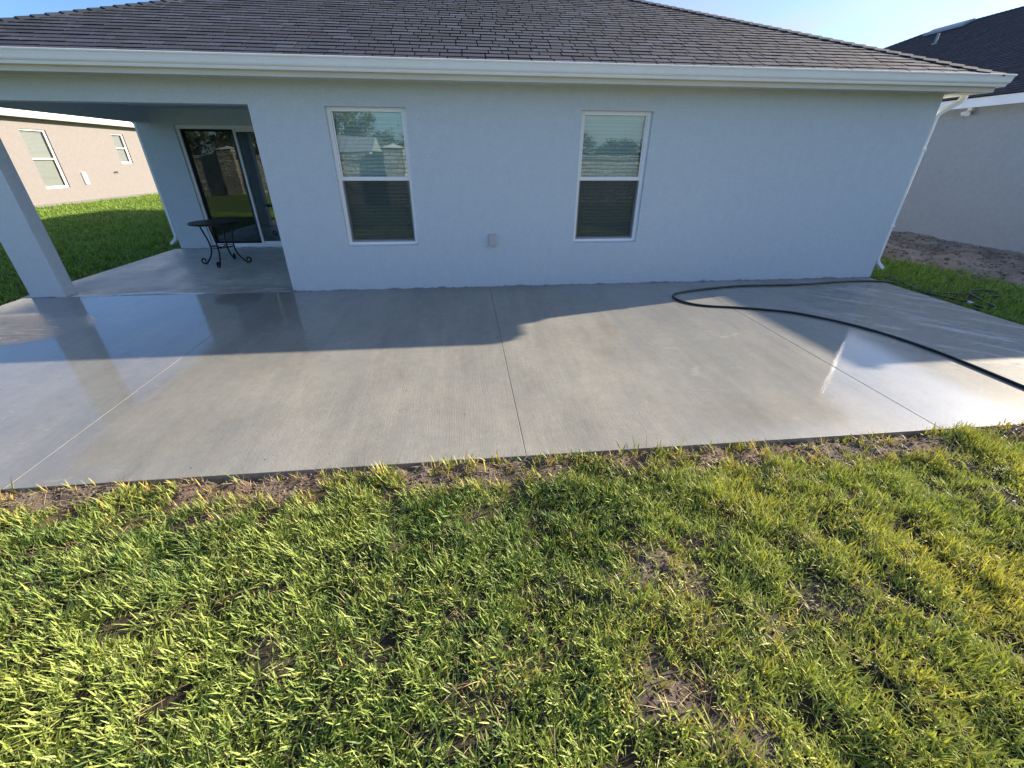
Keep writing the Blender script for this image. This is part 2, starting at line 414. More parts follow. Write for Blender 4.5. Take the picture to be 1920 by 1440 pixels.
gx = axis((-400,-60,20), (-60,-20,4), (-20,-6.3,.35), (-6.3,-4.6,.12), (-4.6,4.6,.022), (4.6,6.0,.1), (6.0,11,.06), (11,30,1.5), (30,60,5), (60,400,20))
gy = axis((-400,-60,20), (-60,-14,3), (-14,-6.8,.3), (-6.8,-3.6,.022), (-3.6,5,.07), (5,22,.22), (22,60,3), (60,400,20))
X, Y = np.meshgrid(gx, gy); Z = gheight(X, Y)
nx, ny = len(gx), len(gy)
co = np.stack([X, Y, Z], -1).reshape(-1, 3)
idx = np.arange(nx*ny).reshape(ny, nx)
fa = np.stack([idx[:-1,:-1], idx[:-1,1:], idx[1:,1:], idx[1:,:-1]], -1).reshape(-1, 4)
def fastmesh(name, co, fa, col, mat, smooth=True):
    me = bpy.data.meshes.new(name); n = len(fa); k = fa.shape[1]
    me.vertices.add(len(co)); me.vertices.foreach_set('co', co.astype(np.float32).ravel())
    me.loops.add(n*k); me.loops.foreach_set('vertex_index', fa.astype(np.int32).ravel())
    me.polygons.add(n); me.polygons.foreach_set('loop_start', np.arange(0, n*k, k, dtype=np.int32))
    me.polygons.foreach_set('use_smooth', np.full(n, smooth))
    me.update(calc_edges=True)
    if col is not None:
        a = me.color_attributes.new('col', 'FLOAT_COLOR', 'POINT')
        a.data.foreach_set('color', np.hstack([col, np.ones((len(col), 1))]).astype(np.float32).ravel())
    me.materials.append(mat)
    o = bpy.data.objects.new(name, me); scene.collection.objects.link(o); return o
soil = np.array([.21, .172, .145]); turf = np.array([.075, .085, .025]); drt = np.array([.30, .255, .215]); far_turf = np.array([.13, .19, .04])
x, y = X.ravel(), Y.ravel()
tone = (.75 + .5*fbm(x, y, 3, 4, 21))[:, None]
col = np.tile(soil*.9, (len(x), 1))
thatch_shade = (1-bare_mask(x, y))[:, None]*.92
col = col*(1-thatch_shade) + np.array([.040, .036, .022])*thatch_shade  # ground under the turf painted near-black for shade between the blades
red = sstep(.4, .7, fbm(x, y, 4, 3, 77))[:, None]
strip = ((y < -3.8) & (y > -4.25))[:, None]
col = np.where(strip, col*(1-red*.5) + np.array([.27, .175, .12])*red*.5, col)
far = ((y < -6.9) | (x < -6.0) | (x > 12) | (y > 22))[:, None]
col = np.where(far, far_turf*.9, col)
sr = ((x > 5.95) & (x < 12) & (y > -7))[:, None]
dm = (sstep(7.5, 8.1, x + (fbm(x, y, 1.2, 3, 9)-.5)*1.0)*sstep(-3, -1, y))[:, None]
dcol = drt*(.6 + .7*fbm(x, y, 2.3, 4, 41))[:, None]
sand = sstep(10.0, 10.5, x)[:, None]*sstep(.45, .6, fbm(x, y, .7, 2, 43))[:, None]
dcol = dcol*(1-sand) + np.array([.42, .37, .30])*sand
col = np.where(sr, (np.array([.10, .09, .045]))*(1-dm) + dcol*dm, col)
col = col*tone
ground = fastmesh('ground', co, fa, col, GROUND)
tag(ground, kind='structure')

# ------------------------------------------------------------ grass
def blades(name, px, py, per, L, Wd, lean, colfn, flat=.0, hz=gheight, dead=.12):
    """px,py plant positions; 'per' blades for each; one object of many separate blades"""
    n = len(px)*per
    bx = np.repeat(px, per) + rng.normal(0, .009, n); by = np.repeat(py, per) + rng.normal(0, .009, n)
    bz = hz(bx, by) - .004
    fa_ = fbm(bx, by, 5.5, 2, 101)*4*np.pi + fbm(bx, by, 1.2, 2, 103)*2*np.pi
    head = np.where(rng.random(n) < .28, fa_ + rng.normal(0, .7, n), rng.uniform(0, 2*np.pi, n))
    lift_ = .5 + 1.0*np.repeat(fbm(px, py, 8, 2, 107), per)
    ln = rng.normal(lean, .30, n).clip(.05, 1.45)
    isd = rng.random(n) < dead
    ln = np.where(isd, rng.uniform(1.0, 1.5, n), ln)
    Ls = L*(.5 + .9*rng.random(n)**1.6)*(.55+.9*np.repeat(fbm(px, py, 7, 2, 55), per)); Ws = Wd*rng.uniform(.42, 1.2, n)
    Ws = np.where(isd, Ws*.55, Ws)
    bend = rng.uniform(.0, .55, n)
    # base direction of lean, side direction
    ln = (ln*lift_).clip(.03, 1.5)
    d = np.stack([np.cos(head), np.sin(head), np.zeros(n)], -1); s = np.stack([-np.sin(head), np.cos(head), np.zeros(n)], -1)
    tw = rng.normal(0, .45, n)[:, None]
    K = 4; P = np.stack([bx, by, bz], -1); cos = []
    wprof = (.62, 1.0, .92, .16)
    for k in range(K):
        if k:
            a = (ln + bend*(k-1)/(K-1))[:, None]
            P = P + (d*np.sin(a) + np.array([0, 0, 1.0])*np.cos(a))*(Ls/(K-1))[:, None]
        a = (ln + bend*max(k-1, 0)/(K-1))[:, None]
        nrm = -d*np.cos(a) + np.array([0, 0, 1.0])*np.sin(a)
        sd = s*np.cos(tw*k/3) + nrm*np.sin(tw*k/3)
        hw = (Ws*wprof[k]*.5)[:, None]
        cos.append(P - sd*hw); cos.append(P + sd*hw)
    co = np.stack(cos, 1).reshape(-1, 3)
    b = (np.arange(n)*8)[:, None, None]
    q = np.array([[0,1,3,2],[2,3,5,4],[4,5,7,6]])[None]
    fa = (b + q).reshape(-1, 4)
    c = colfn(bx, by, isd, n)
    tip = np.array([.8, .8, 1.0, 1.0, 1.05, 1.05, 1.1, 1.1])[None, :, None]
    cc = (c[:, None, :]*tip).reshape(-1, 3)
    return fastmesh(name, co, fa, cc, GRASS, False)
def front_col(x, y, isd, n):
    g1 = np.array([.115, .195, .05]); g2 = np.array([.35, .42, .105]); g3 = np.array([.58, .53, .12]); st = np.array([.50, .40, .20]); br = np.array([.28, .15, .07])
    t = fbm(x, y, 1.6, 3, 61)*.9 + rng.random(n)*.55 - .35 + .22*sstep(.0, 2.6, x)
    t = t.clip(0, 1)[:, None]
    c = g1*(1-sstep(0, .5, t)) + g2*sstep(0, .5, t)
    y2 = sstep(.55, 1.0, t)*sstep(-1.0, 2.0, x)[:, None]*.9; c = c*(1-y2) + g3*y2
    near = (1-sstep(.08, .4, -3.87-y))*.5 + bare_mask(x, y)*.6
    yl = (rng.random(n) < near*.5)[:, None]; c = np.where(yl, np.array([.48, .38, .09]), c)
    c = np.where((isd & (rng.random(n) < .75))[:, None], st, c); c = np.where((isd & (rng.random(n) < .25))[:, None], br, c)
    return c*rng.uniform(.75, 1.2, n)[:, None]
def scatter(x0, x1, y0, y1, dens, keep):
    n = int((x1-x0)*(y1-y0)*dens); a = rng.uniform(x0, x1, n); b = rng.uniform(y0, y1, n)
    k = keep(a, b) > rng.random(n); return a[k], b[k]
def keep_front(x, y):
    d = -3.87-y
    dens = .18 + 1.25*sstep(.25, .62, fbm(x, y, 9, 3, 71))*(.5 + .9*fbm(x, y, 2.2, 2, 73))
    return np.clip(dens*(1-bare_mask(x, y)*.97), 0, 1)*(d > -.004)*(np.abs(x-.1) < 4.7-(-3.87-y)*.75)
px, py = scatter(-4.4, 4.8, -6.4, -3.866, 4000, keep_front)
g = blades('grass', px, py, 5, .058, .0055, .64, front_col); tag(g, 'green and yellow turf grass lawn in front of the concrete patio', kind='stuff')
# strands of runners and taller tufts at the slab edge
px, py = scatter(-4.0, 4.4, -3.99, -3.868, 500, lambda x, y: .9*sstep(.47, .62, fbm(x, y*.3, 3.0, 2, 91)))
g = blades('grass', px, py, 6, .075, .0075, .45, front_col, dead=.3); tag(g, 'taller tufts of grass hanging over the patio edge', kind='stuff')
px, py = scatter(-4.4, 4.6, -6.75, -3.88, 1500, lambda x, y: .25 + .35*sstep(.45, .7, fbm(x, y, 2.5, 3, 88)) + .4*bare_mask(x, y))
g = blades('dry_grass', px, py, 2, .085, .004, 1.25, lambda x, y, i, n: np.where((rng.random(n) < .35)[:, None], np.array([.24, .15, .10]), np.array([.52, .41, .25]))*rng.uniform(.5, 1.2, n)[:, None], dead=1.0); tag(g, 'dry straw coloured runners and clippings lying in the front lawn', kind='stuff')
def side_col(x, y, isd, n):
    t = (fbm(x, y, 1.2, 3, 62)*.7 + rng.random(n)*.4).clip(0, 1)[:, None]
    c = np.array([.15, .27, .045])*(1-t) + np.array([.27, .39, .065])*t
    c = np.where(isd[:, None], np.array([.42, .34, .15]), c)
    return c*rng.uniform(.75, 1.2, n)[:, None]
px, py = scatter(6.02, 8.6, -3.8, 7, 520, lambda x, y: np.clip((1-sstep(7.35, 7.9, x + (fbm(x, y, 1.2, 3, 9)-.5)*1.0))*(.5+.8*fbm(x, y, 3, 2, 5))
    * (1-.85*np.exp(-(((x-6.45)/.35)**2 + ((y+1.1)/.4)**2))) * sstep(-2.6, -1.6, y + 0*x), 0, 1))
g = blades('grass', px, py, 6, .085, .010, .45, side_col, dead=.12); tag(g, 'green grass strip beside the right end of the house', kind='stuff')
px, py = scatter(-16.2, -6.16, -3.5, 21, 170, lambda x, y: np.clip(1.1 - .75*sstep(5, 14, np.hypot(x+6, y)), 0, 1))
g = blades('grass', px, py, 7, .085, .015, .55, side_col, dead=.06); tag(g, 'green side lawn beyond the covered porch', kind='stuff')

# crumbs of soil on the bare spots
def crumbs(name, px, py, size, colr):
    n = len(px); pz_ = gheight(px, py); s = size*rng.uniform(.4, 1.6, n)[:, None]
    base = np.array([[1,0,0],[-1,0,0],[0,1,0],[0,-1,0],[0,0,.8],[0,0,-.6]])[None]*rng.uniform(.6, 1.3, (n, 6, 1))
    th = rng.uniform(0, 6.28, n); c_, s_ = np.cos(th)[:, None], np.sin(th)[:, None]
    bx = base[..., 0]*c_ - base[..., 1]*s_; by = base[..., 0]*s_ + base[..., 1]*c_
    co = np.stack([px[:, None]+bx*s, py[:, None]+by*s, pz_[:, None]+base[..., 2]*s+.2*s], -1).reshape(-1, 3)
    t = np.array([[0,2,4],[2,1,4],[1,3,4],[3,0,4],[2,0,5],[1,2,5],[3,1,5],[0,3,5]])
    fa = ((np.arange(n)*6)[:, None, None]+t[None]).reshape(-1, 3)
    return fastmesh(name, co, fa, np.repeat(colr*rng.uniform(.6, 1.35, (n, 1)), 6, 0), GROUND, True)
px, py = scatter(-4.2, 4.4, -6.2, -3.875, 2600, lambda x, y: np.clip(bare_mask(x, y)*1.3-.12, 0, 1))
g = crumbs('soil_crumbs', px, py, .0065, np.array([.215, .165, .13])); tag(g, 'loose crumbs of brown soil along the slab edge and on bare spots', kind='stuff')
px, py = scatter(7.6, 10.7, -1.5, 9, 110, lambda x, y: .8 + 0*x)
g = crumbs('soil_clods', px, py, .028, np.array([.26, .22, .185])); tag(g, 'loose clods of grey soil beside the right neighbour house', kind='stuff')

# ------------------------------------------------------------ patio slabs
def slab(name, cells, mat, top):
    m = MB()
    for (x0, x1, y0, y1) in cells:
        b = .003
        zt = lambda yy: top(yy)
        ring = lambda i, dz: [(x0+i, y0+i, zt(y0+i)+dz), (x1-i, y0+i, zt(y0+i)+dz), (x1-i, y1-i, zt(y1-i)+dz), (x0+i, y1-i, zt(y1-i)+dz)]
        v = ring(b, 0) + ring(.0008, -.0012) + ring(0, -b) + ring(0, -.16)
        f = [(0,1,2,3)]
        for k in range(3):
            for j in range(4): f.append((k*4+j, (k+1)*4+j, (k+1)*4+(j+1)%4, k*4+(j+1)%4))
        m.add(v, f)
    return m.build(name, mat)
g_ = .0011
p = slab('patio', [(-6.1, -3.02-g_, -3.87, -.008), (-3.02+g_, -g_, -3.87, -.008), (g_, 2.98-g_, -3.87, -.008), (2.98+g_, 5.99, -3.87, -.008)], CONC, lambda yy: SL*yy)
tag(p, kind='structure')
p = slab('porch_floor', [(-6.14, -2.716, .004, 3.404)], CONC_DRY, lambda yy: 0.0)
tag(p, kind='structure')

# ------------------------------------------------------------ walls with openings
def wall_y(m, y, x0, x1, z0, z1, holes, t, facing=-1, mi=0):
    """wall in the plane y; t = thickness towards the inside; holes (x0,x1,z0,z1)"""
    xs = sorted({x0, x1, *[h[0] for h in holes], *[h[1] for h in holes]}); zs = sorted({z0, z1, *[h[2] for h in holes], *[h[3] for h in holes]})
    for i in range(len(xs)-1):
        for j in range(len(zs)-1):
            cx, cz = (xs[i]+xs[i+1])/2, (zs[j]+zs[j+1])/2
            if any(h[0] < cx < h[1] and h[2] < cz < h[3] for h in holes): continue
            for yy in (y, y+t):
                m.add([(xs[i],yy,zs[j]),(xs[i+1],yy,zs[j]),(xs[i+1],yy,zs[j+1]),(xs[i],yy,zs[j+1])], [(0,1,2,3) if yy == y else (3,2,1,0)], mi)
    for (a, b, c, d) in holes + [(x0, x1, z0, z1)]:
        m.add([(a,y,c),(b,y,c),(b,y,d),(a,y,d),(a,y+t,c),(b,y+t,c),(b,y+t,d),(a,y+t,d)], [(0,1,5,4),(1,2,6,5),(2,3,7,6),(3,0,4,7)], mi)
XR, XL, XO = 6.026, -6.02, -2.714
ZS = 2.40
house = empty('house', (0, 7, 0), 'single storey grey stucco house with dark shingle roof and two windows over the patio', 'house')
W1 = (-1.874, -.951, .587, 2.158); W2 = (1.183, 2.098, .587, 2.158)
DOOR = (-5.42, -3.50, .02, 2.14)
m = MB()
wall_y(m, 0, XO, XR, -.14, ZS+.01, [W1, W2], .2)
m.box(XL, 0, 2.165, XO-.0005, .2, ZS+.01)                      # header over the porch
m.box(XL, .2005, 2.165, XL+.2, 3.4035, ZS+.01)                 # side beam
m.box(XO+.0005, .2005, -.14, XO+.2, 3.4035, ZS+.01)            # porch return wall
wall_y(m, 3.404, XL, XO, -.14, ZS+.01, [DOOR], .2)
m.box(XL, 3.6045, -.14, XL+.2, 12.8, ZS+.01)
m.box(XR-.2, .2005, -.14, XR, 12.8, ZS+.01)
m.box(XL, 12.8005, -.14, XR, 13.0, ZS+.01)
m.box(XL+.2, .2005, ZS-.01, XO+.0, 3.4035, ZS+.008)            # porch ceiling
hw = m.build('wall', STUCCO, house)
m = MB(); m.box(-6.0, 0, -.06, -5.589, .195, 2.1645)
m.build('column', STUCCO, house, bevel=.006)
m = MB(); m.box(XO+.21, .21, -.1, XR-.21, 12.7, .01); m.box(XO+.21, 3.2, .01, XR-.21, 3.3, ZS); m.build('floor', INNER, house)

def window(parent, x0, x1, z0, z1, yf, blinds=True, name='window', tilt=62, lift=0, screen=True, pane=None, slat=None):
    pane = pane or GLASS; slat = slat or BLIND
    """single hung window, outer face of the frame at y = yf"""
    m = MB(); a = .044; zm = (z0+z1)/2 + .02
    m.box(x0, yf, z0, x0+a, yf+.07, z1); m.box(x1-a, yf, z0, x1, yf+.07, z1)
    m.box(x0+a, yf, z1-a, x1-a, yf+.07, z1); m.box(x0+a, yf, z0, x1-a, yf+.07, z0+a)
    w = m.build(name, VINYL, parent, bevel=.003)
    m = MB(); b = .026; X0, X1 = x0+a+.001, x1-a-.001
    m.box(X0, yf+.008, zm-.016, X1, yf+.045, zm+.028)       # meeting rail
    m.box(X0, yf+.02, zm+.0225, X0+.016, yf+.045, z1-a-.001); m.box(X1-.016, yf+.02, zm+.0225, X1, yf+.045, z1-a-.001)
    m.box(X0, yf+.032, z0+a+.001, X0+b, yf+.06, zm-.0125); m.box(X1-b, yf+.032, z0+a+.001, X1, yf+.06, zm-.0125)
    m.box(X0+b, yf+.032, z0+a+.001, X1-b, yf+.06, z0+a+.035)
    m.build('sash', VINYL, w, bevel=.002)
    m = MB(); m.add([(X0+.014, yf+.034, zm+.02), (X1-.014, yf+.034, zm+.02), (X1-.014, yf+.034, z1-a), (X0+.014, yf+.034, z1-a)], [(0,1,2,3)]); m.build('pane', pane, w)
    m = MB(); m.add([(X0+.02, yf+.05, z0+a+.03), (X1-.02, yf+.05, z0+a+.03), (X1-.02, yf+.05, zm-.01), (X0+.02, yf+.05, zm-.01)], [(0,1,2,3)]); m.build('pane', pane, w)
    if screen:
        m = MB(); s = .012; m.box(X0, yf+.016, z0+a+.001, X0+s, yf+.026, zm-.013, 1); m.box(X1-s, yf+.016, z0+a+.001, X1, yf+.026, zm-.013, 1)
        m.box(X0+s, yf+.016, z0+a+.001, X1-s, yf+.026, z0+a+.001+s*1.6, 1)
        m.add([(X0+s, yf+.02, z0+a+.018), (X1-s, yf+.02, z0+a+.018), (X1-s, yf+.02, zm-.013), (X0+s, yf+.02, zm-.013)], [(0,1,2,3)], 0)
        m.build('screen', [SCREEN, SCREENFRAME], w)
    if blinds:
        m = MB(); zz = z1-a-.05; th = R(tilt); sw = .05
        m.box(X0+.01, yf+.085, z1-a-.045, X1-.01, yf+.13, z1-a)
        while zz > z0+a+.02+lift:
            cy = yf+.108; dy = math.cos(th)*sw/2; dz = math.sin(th)*sw/2
            m.add([(X0+.012, cy-dy, zz-dz), (X1-.012, cy-dy, zz-dz), (X1-.012, cy+.004, zz+.001), (X0+.012, cy+.004, zz+.001), (X0+.012, cy+dy, zz+dz), (X1-.012, cy+dy, zz+dz)], [(0,1,2,3),(3,2,5,4)])
            zz -= .043
        m.build('blinds', slat, w)
    return w
window(house, *W1, .055); window(house, *W2, .055)
# window sills in stucco
for (a, b, c, d) in (W1, W2):
    m = MB(); m.add([(a+.001, .0, c+.001), (b-.001, .0, c+.001), (b-.001, .054, c+.016), (a+.001, .054, c+.016), (a+.001, .054, c+.001), (b-.001, .054, c+.001)], [(0,1,2,3),(0,4,5,1),(0,3,4),(1,5,2)])
    m.build('window_sill', STUCCO, house)
# sliding door
def sliding_door(parent):
    x0, x1, z0, z1 = DOOR; y = 3.44
    m = MB(); a = .045
    m.box(x0, y, z0, x0+a, y+.11, z1); m.box(x1-a, y, z0, x1, y+.11, z1); m.box(x0+a, y, z1-a, x1-a, y+.11, z1)
    m.box(x0+a, y-.02, z0, x1-a, y+.11, z0+.035)
    for t in (x0+.5, x0+1.4): m.box(t-.03, y-.022, z0+.02, t+.03, y-.0205, z0+.028, 0)
    d = m.build('sliding_door', WHITE, parent, bevel=.002)
    xm = -4.445
    for i, (a0, a1, yy) in enumerate(((x0+a+.001, xm+.03, y+.058), (xm-.028, x1-a-.001, y+.018))):
        s = .05; m = MB(); zb, zt = z0+.0355, z1-a-.001
        m.box(a0, yy, zb, a0+s, yy+.034, zt); m.box(a1-s, yy, zb, a1, yy+.034, zt)
        m.box(a0+s, yy, zb, a1-s, yy+.034, zb+.06); m.box(a0+s, yy, zt-s, a1-s, yy+.034, zt)
        m.build('panel_frame', DARKMETAL if i == 0 else WHITE, d, bevel=.002)
        m = MB(); m.add([(a0+s, yy+.017, zb+.06), (a1-s, yy+.017, zb+.06), (a1-s, yy+.017, zt-s), (a0+s, yy+.017, zt-s)], [(0,1,2,3)]); m.build('pane', DOORGLASS, d)
    # insect screen door in front of the left leaf
    m = MB(); s = .03; a0, a1 = x0+a+.001, xm+.02; yy = y+.004; zb, zt = z0+.0355, z1-a-.001
    m.box(a1-s, yy, zb, a1, yy+.012, zt, 1); m.box(a0, yy, zb, a0+.008, yy+.012, zt, 1); m.box(a0+.008, yy, zb, a1-s, yy+.012, zb+.03, 1); m.box(a0+.008, yy, zt-.012, a1-s, yy+.012, zt, 1)
    m.add([(a0+.008, yy+.006, zb+.03), (a1-s, yy+.006, zb+.03), (a1-s, yy+.006, zt-.012), (a0+.008, yy+.006, zt-.012)], [(0,1,2,3)], 0)
    m.build('screen', [THINSCREEN, WHITE], d)
def thin_screen():
    t = NT('door_screen'); t.t.nodes.remove(t.p)
    tr = t.n('ShaderNodeBsdfTransparent'); df = t.n('ShaderNodeBsdfDiffuse'); df.inputs[0].default_value = (.04, .044, .044, 1)
    ms = t.n('ShaderNodeMixShader'); ms.inputs[0].default_value = .35
    t.l(tr.outputs[0], ms.inputs[1]); t.l(df.outputs[0], ms.inputs[2]); t.l(ms.outputs[0], t.out.inputs[0]); return t.mat
THINSCREEN = thin_screen()
sliding_door(house)
# outlet box
m = MB(); m.box(.008, -.05, .575, .098, 0-.001, .725); ob = m.build('outlet_box', BOXGREY, house, bevel=.005)
m = MB(); m.box(.004, -.012, .57, .102, -.0005, .73); m.box(.035, -.045, .562, .07, -.015, .5745); m.build('box_plate', BOXGREY, ob)

# ------------------------------------------------------------ eaves: swept profiles round the house
def sweep_rect(m, prof, x0, x1, y0, y1, mi=0, closed=False):
    """prof: (offset outwards from the wall rectangle, z)"""
    rings = [[(x0-o, y0-o, z), (x1+o, y0-o, z), (x1+o, y1+o, z), (x0-o, y1+o, z)] for o, z in prof]
    P = rings + ([rings[0]] if closed else [])
    for a, b in zip(P[:-1], P[1:]):
        for j in range(4):
            k = (j+1) % 4
            m.add([a[j], a[k], b[k], b[j]], [(0,1,2,3)], mi)
HX0, HX1, HY0, HY1 = XL, XR, 0, 13.0
m = MB(); sweep_rect(m, [(0.0, 2.40), (.30, 2.40)], HX0, HX1, HY0, HY1)
# panel grooves + vent slots of the soffit
for i in range(-60, 61):
    xx = i*.1
    if HX0 < xx < HX1: m.box(xx, -.285, 2.396, xx+.012, -.012, 2.3985, 0)
m.build('soffit', CREAM, house)
m = MB(); sweep_rect(m, [(.301, 2.399), (.285, 2.399), (.285, 2.388), (.322, 2.385), (.324, 2.56), (.31, 2.565)], HX0, HX1, HY0, HY1)
m.build('fascia', CREAM, house)
m = MB()
prof = [(.326, 2.552), (.326, 2.437), (.375, 2.434), (.382, 2.437), (.386, 2.452), (.388, 2.462), (.398, 2.470), (.404, 2.479), (.407, 2.492), (.409, 2.510), (.414, 2.532), (.417, 2.540), (.424, 2.543), (.426, 2.556), (.420, 2.560), (.412, 2.556), (.411, 2.545), (.404, 2.520), (.39, 2.48), (.37, 2.445), (.336, 2.445)]
sweep_rect(m, prof, HX0, HX1, HY0, HY1)
gut = m.build('gutter', WHITE, house)
for xs_ in (-2.35, 3.45):
    m = MB()
    for a_, b_ in zip(prof[1:12], prof[2:13]):
        o = .0022; m.add([(xs_, -a_[0]-o, a_[1]), (xs_+.045, -a_[0]-o, a_[1]), (xs_+.045, -b_[0]-o, b_[1]), (xs_, -b_[0]-o, b_[1])], [(0,1,2,3)])
    m.build('gutter_joint', WHITE, gut)
# downspouts
RECT = [(-.7, -1), (-.45, -1.15), (.45, -1.15), (.7, -1), (.7, 1), (.45, 1.15), (-.45, 1.15), (-.7, 1)]
def smoothpath(pts, n=6, closed=False):
    P = [Vector(p) for p in pts]; out = []
    for i in range(len(P)-1):
        p0, p1, p2, p3 = P[max(i-1,0)], P[i], P[i+1], P[min(i+2, len(P)-1)]
        for k in range(n):
            t = k/n
            out.append(.5*((2*p1) + (-p0+p2)*t + (2*p0-5*p1+4*p2-p3)*t*t + (-p0+3*p1-3*p2+p3)*t**3))
    return out + [P[-1]]
def rounded(pts, r=.05, n=4):
    P = [Vector(p) for p in pts]; out = [P[0]]
    for i in range(1, len(P)-1):
        a = P[i] + (P[i-1]-P[i]).normalized()*r; b = P[i] + (P[i+1]-P[i]).normalized()*r
        for k in range(n+1):
            t = k/n; out.append(a*(1-t)**2 + P[i]*2*t*(1-t) + b*t*t)
    return out + [P[-1]]
m = MB()
m.tube(rounded([(6.385, .05, 2.45), (6.385, .05, 2.35), (6.068, .05, 2.17), (6.068, .05, .24), (6.20, .04, .13)], .06), .034, prof=RECT, upv=(1, 0, 0))
for zz in (.75, 1.75): m.box(6.0265, .0, zz, 6.098, .1, zz+.03)
dsp = m.build('downspout', WHITE, house)
m = MB()
m.tube(rounded([(-6.385, 3.46, 2.45), (-6.385, 3.46, 2.35), (-6.066, 3.46, 2.17), (-6.066, 3.46, .2), (-6.19, 3.44, .09)], .06), .034, prof=RECT, upv=(1, 0, 0))
m.build('downspout', WHITE, house)

# ------------------------------------------------------------ shingled hip roofs
def shingle_face(m, P0, u, vdir, W, Hs, cosp, exposure=.143, wmin=.15, wmax=.30, cols=None, base=(.055, .055, .062), lift=(.009, .012), umax=None):
    """P0 eave corner, u along the eave, vdir up the slope, W eave length, Hs slope height"""
    u = Vector(u); v = Vector(vdir).normalized(); n = u.cross(v).normalized()
    if n.z < 0: n = -n
    P0 = Vector(P0); k = 0
    prevcuts = []
    while k*exposure < Hs-.02:
        s0 = k*exposure; s1 = min(s0+exposure+.02, Hs); ins0 = s0*cosp; ins1 = min(s0+exposure, Hs)*cosp
        a = ins0; end = W-ins0; first = True
        while a < end-.001:
            w = random.uniform(wmin, wmax)
            if first: w *= random.random(); first = False
            b = min(a+max(w, .05), end); tone = random.choice([.68, .8, .9, .97, 1.0, 1.12, 1.5])*random.uniform(.92, 1.08)
            hue = random.random()
            c = (base[0]*tone*(1+.10*hue), base[1]*tone, base[2]*tone*(1+.10*(1-hue)))
            t = random.choice([lift[0], lift[0]*1.2, lift[1]])*random.uniform(.9, 1.1); sb = s0 
            g = .0065
            # clip top corners against the hips
            ta = max(a+g, ins1); tb = min(b-g, W-ins1)
            if tb <= ta: ta = tb = min(max((a+b)/2, ins1), W-ins1)
            q = lambda uu, ss, hh: P0 + u*uu + v*ss + n*hh
            vs = [q(a+g, sb, 0), q(b-g, sb, 0), q(b-g, sb, t), q(a+g, sb, t), q(ta, s1, .0015), q(tb, s1, .0015), q(ta, s1, -.004), q(tb, s1, -.004)]
            ed = tuple(x*.28 for x in c)  # cut edges painted near-black, standing in for shadow gaps between tabs
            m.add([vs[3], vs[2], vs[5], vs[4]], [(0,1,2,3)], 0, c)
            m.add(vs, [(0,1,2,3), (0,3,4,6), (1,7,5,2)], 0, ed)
            a = b
        k += 1
    return n
def hip_caps(m, A, B, nl, nr, base=(.055, .055, .062), step=.145, width=.14):
    A = Vector(A); B = Vector(B); d = (B-A); L = d.length; d.normalize()
    sl = nl.cross(d).normalized(); sr = d.cross(nr).normalized()
    if sl.dot(nr) > 0: sl = -sl
    if sr.dot(nl) > 0: sr = -sr
    upn = (nl+nr).normalized(); s = 0
    while s < L-.05:
        tone = random.choice([.7, .85, 1.0, 1.2])*random.uniform(.93, 1.07); c = tuple(b*tone for b in base)
        s1 = min(s+step+.04, L); t0, t1 = .026, .012
        pts = []
        for (ss, t) in ((s, t0), (s1, t1)):
            o = A + d*ss
            pts += [o + sl*width + nl*t, o + sl*.02 + upn*(t+.004), o + sr*.02 + upn*(t+.004), o + sr*width + nr*t,
                    o + sl*width + nl*(t-.01), o + sr*width + nr*(t-.01), o + upn*(t-.008)]
        m.add(pts, [(0,7,8,1), (1,8,9,2), (2,9,10,3), (0,1,6,4), (1,2,6), (2,3,5,6), (0,4,11,7), (3,10,12,5)], 0, c)
        s += step
def hip_roof(parent, x0, x1, y0, y1, ze, pitch, faces, base=(.055, .055, .062), caps=(0, 1)):
    """x0..y1: eave rectangle"""
    cp, sp_ = math.cos(pitch), math.sin(pitch); w = x1-x0; d = y1-y0
    m = MB(); tb = (min(w, d)/2); zr = ze + tb*math.tan(pitch)
    if w < d: r0, r1 = Vector(((x0+x1)/2, y0+tb, zr)), Vector(((x0+x1)/2, y1-tb, zr))
    else: r0, r1 = Vector((x0+tb, (y0+y1)/2, zr)), Vector((x1-tb, (y0+y1)/2, zr))
    c = [Vector((x0,y0,ze)), Vector((x1,y0,ze)), Vector((x1,y1,ze)), Vector((x0,y1,ze))]; dz = Vector((0,0,-.012))
    vs = [p+dz for p in (*c, r0, r1)]
    if w < d: fs = [(0,1,4), (1,2,5,4), (2,3,5), (3,0,4,5)]
    else: fs = [(0,1,5,4), (1,2,5), (2,3,4,5), (3,0,4)]
    m.add(vs, fs, 0, tuple(b*.25 for b in base))  # deck coloured near-black as painted shade behind the tab gaps
    Ns = [Vector((0,-sp_,cp)), Vector((sp_,0,cp)), Vector((0,sp_,cp)), Vector((-sp_,0,cp))]
    us = [(1,0,0), (0,1,0), (-1,0,0), (0,-1,0)]; vds = [(0,cp,sp_), (-cp,0,sp_), (0,-cp,sp_), (cp,0,sp_)]; Ws = [w, d, w, d]
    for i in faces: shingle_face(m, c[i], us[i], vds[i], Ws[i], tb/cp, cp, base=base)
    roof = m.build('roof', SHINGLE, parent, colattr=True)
    m = MB()
    near = [r0, r0 if w >= 0 and w >= d and False else (r0 if w < d else r1), r1, (r1 if w < d else r0)]
    for i in caps: hip_caps(m, c[i], near[i], Ns[i-1], Ns[i], base)
    hip_caps(m, r0, r1, Ns[0] if w >= d else Ns[3], Ns[2] if w >= d else Ns[1], base)
    m.build('ridge_cap', SHINGLE, roof, colattr=True)
    return roof, r0, r1, Ns
PITCH = math.atan(5/12)
OV = .345
hip_roof(house, XL-OV, XR+OV, -OV, 13.0+OV, 2.555, PITCH, (0, 1, 3), base=(.032, .042, .060))

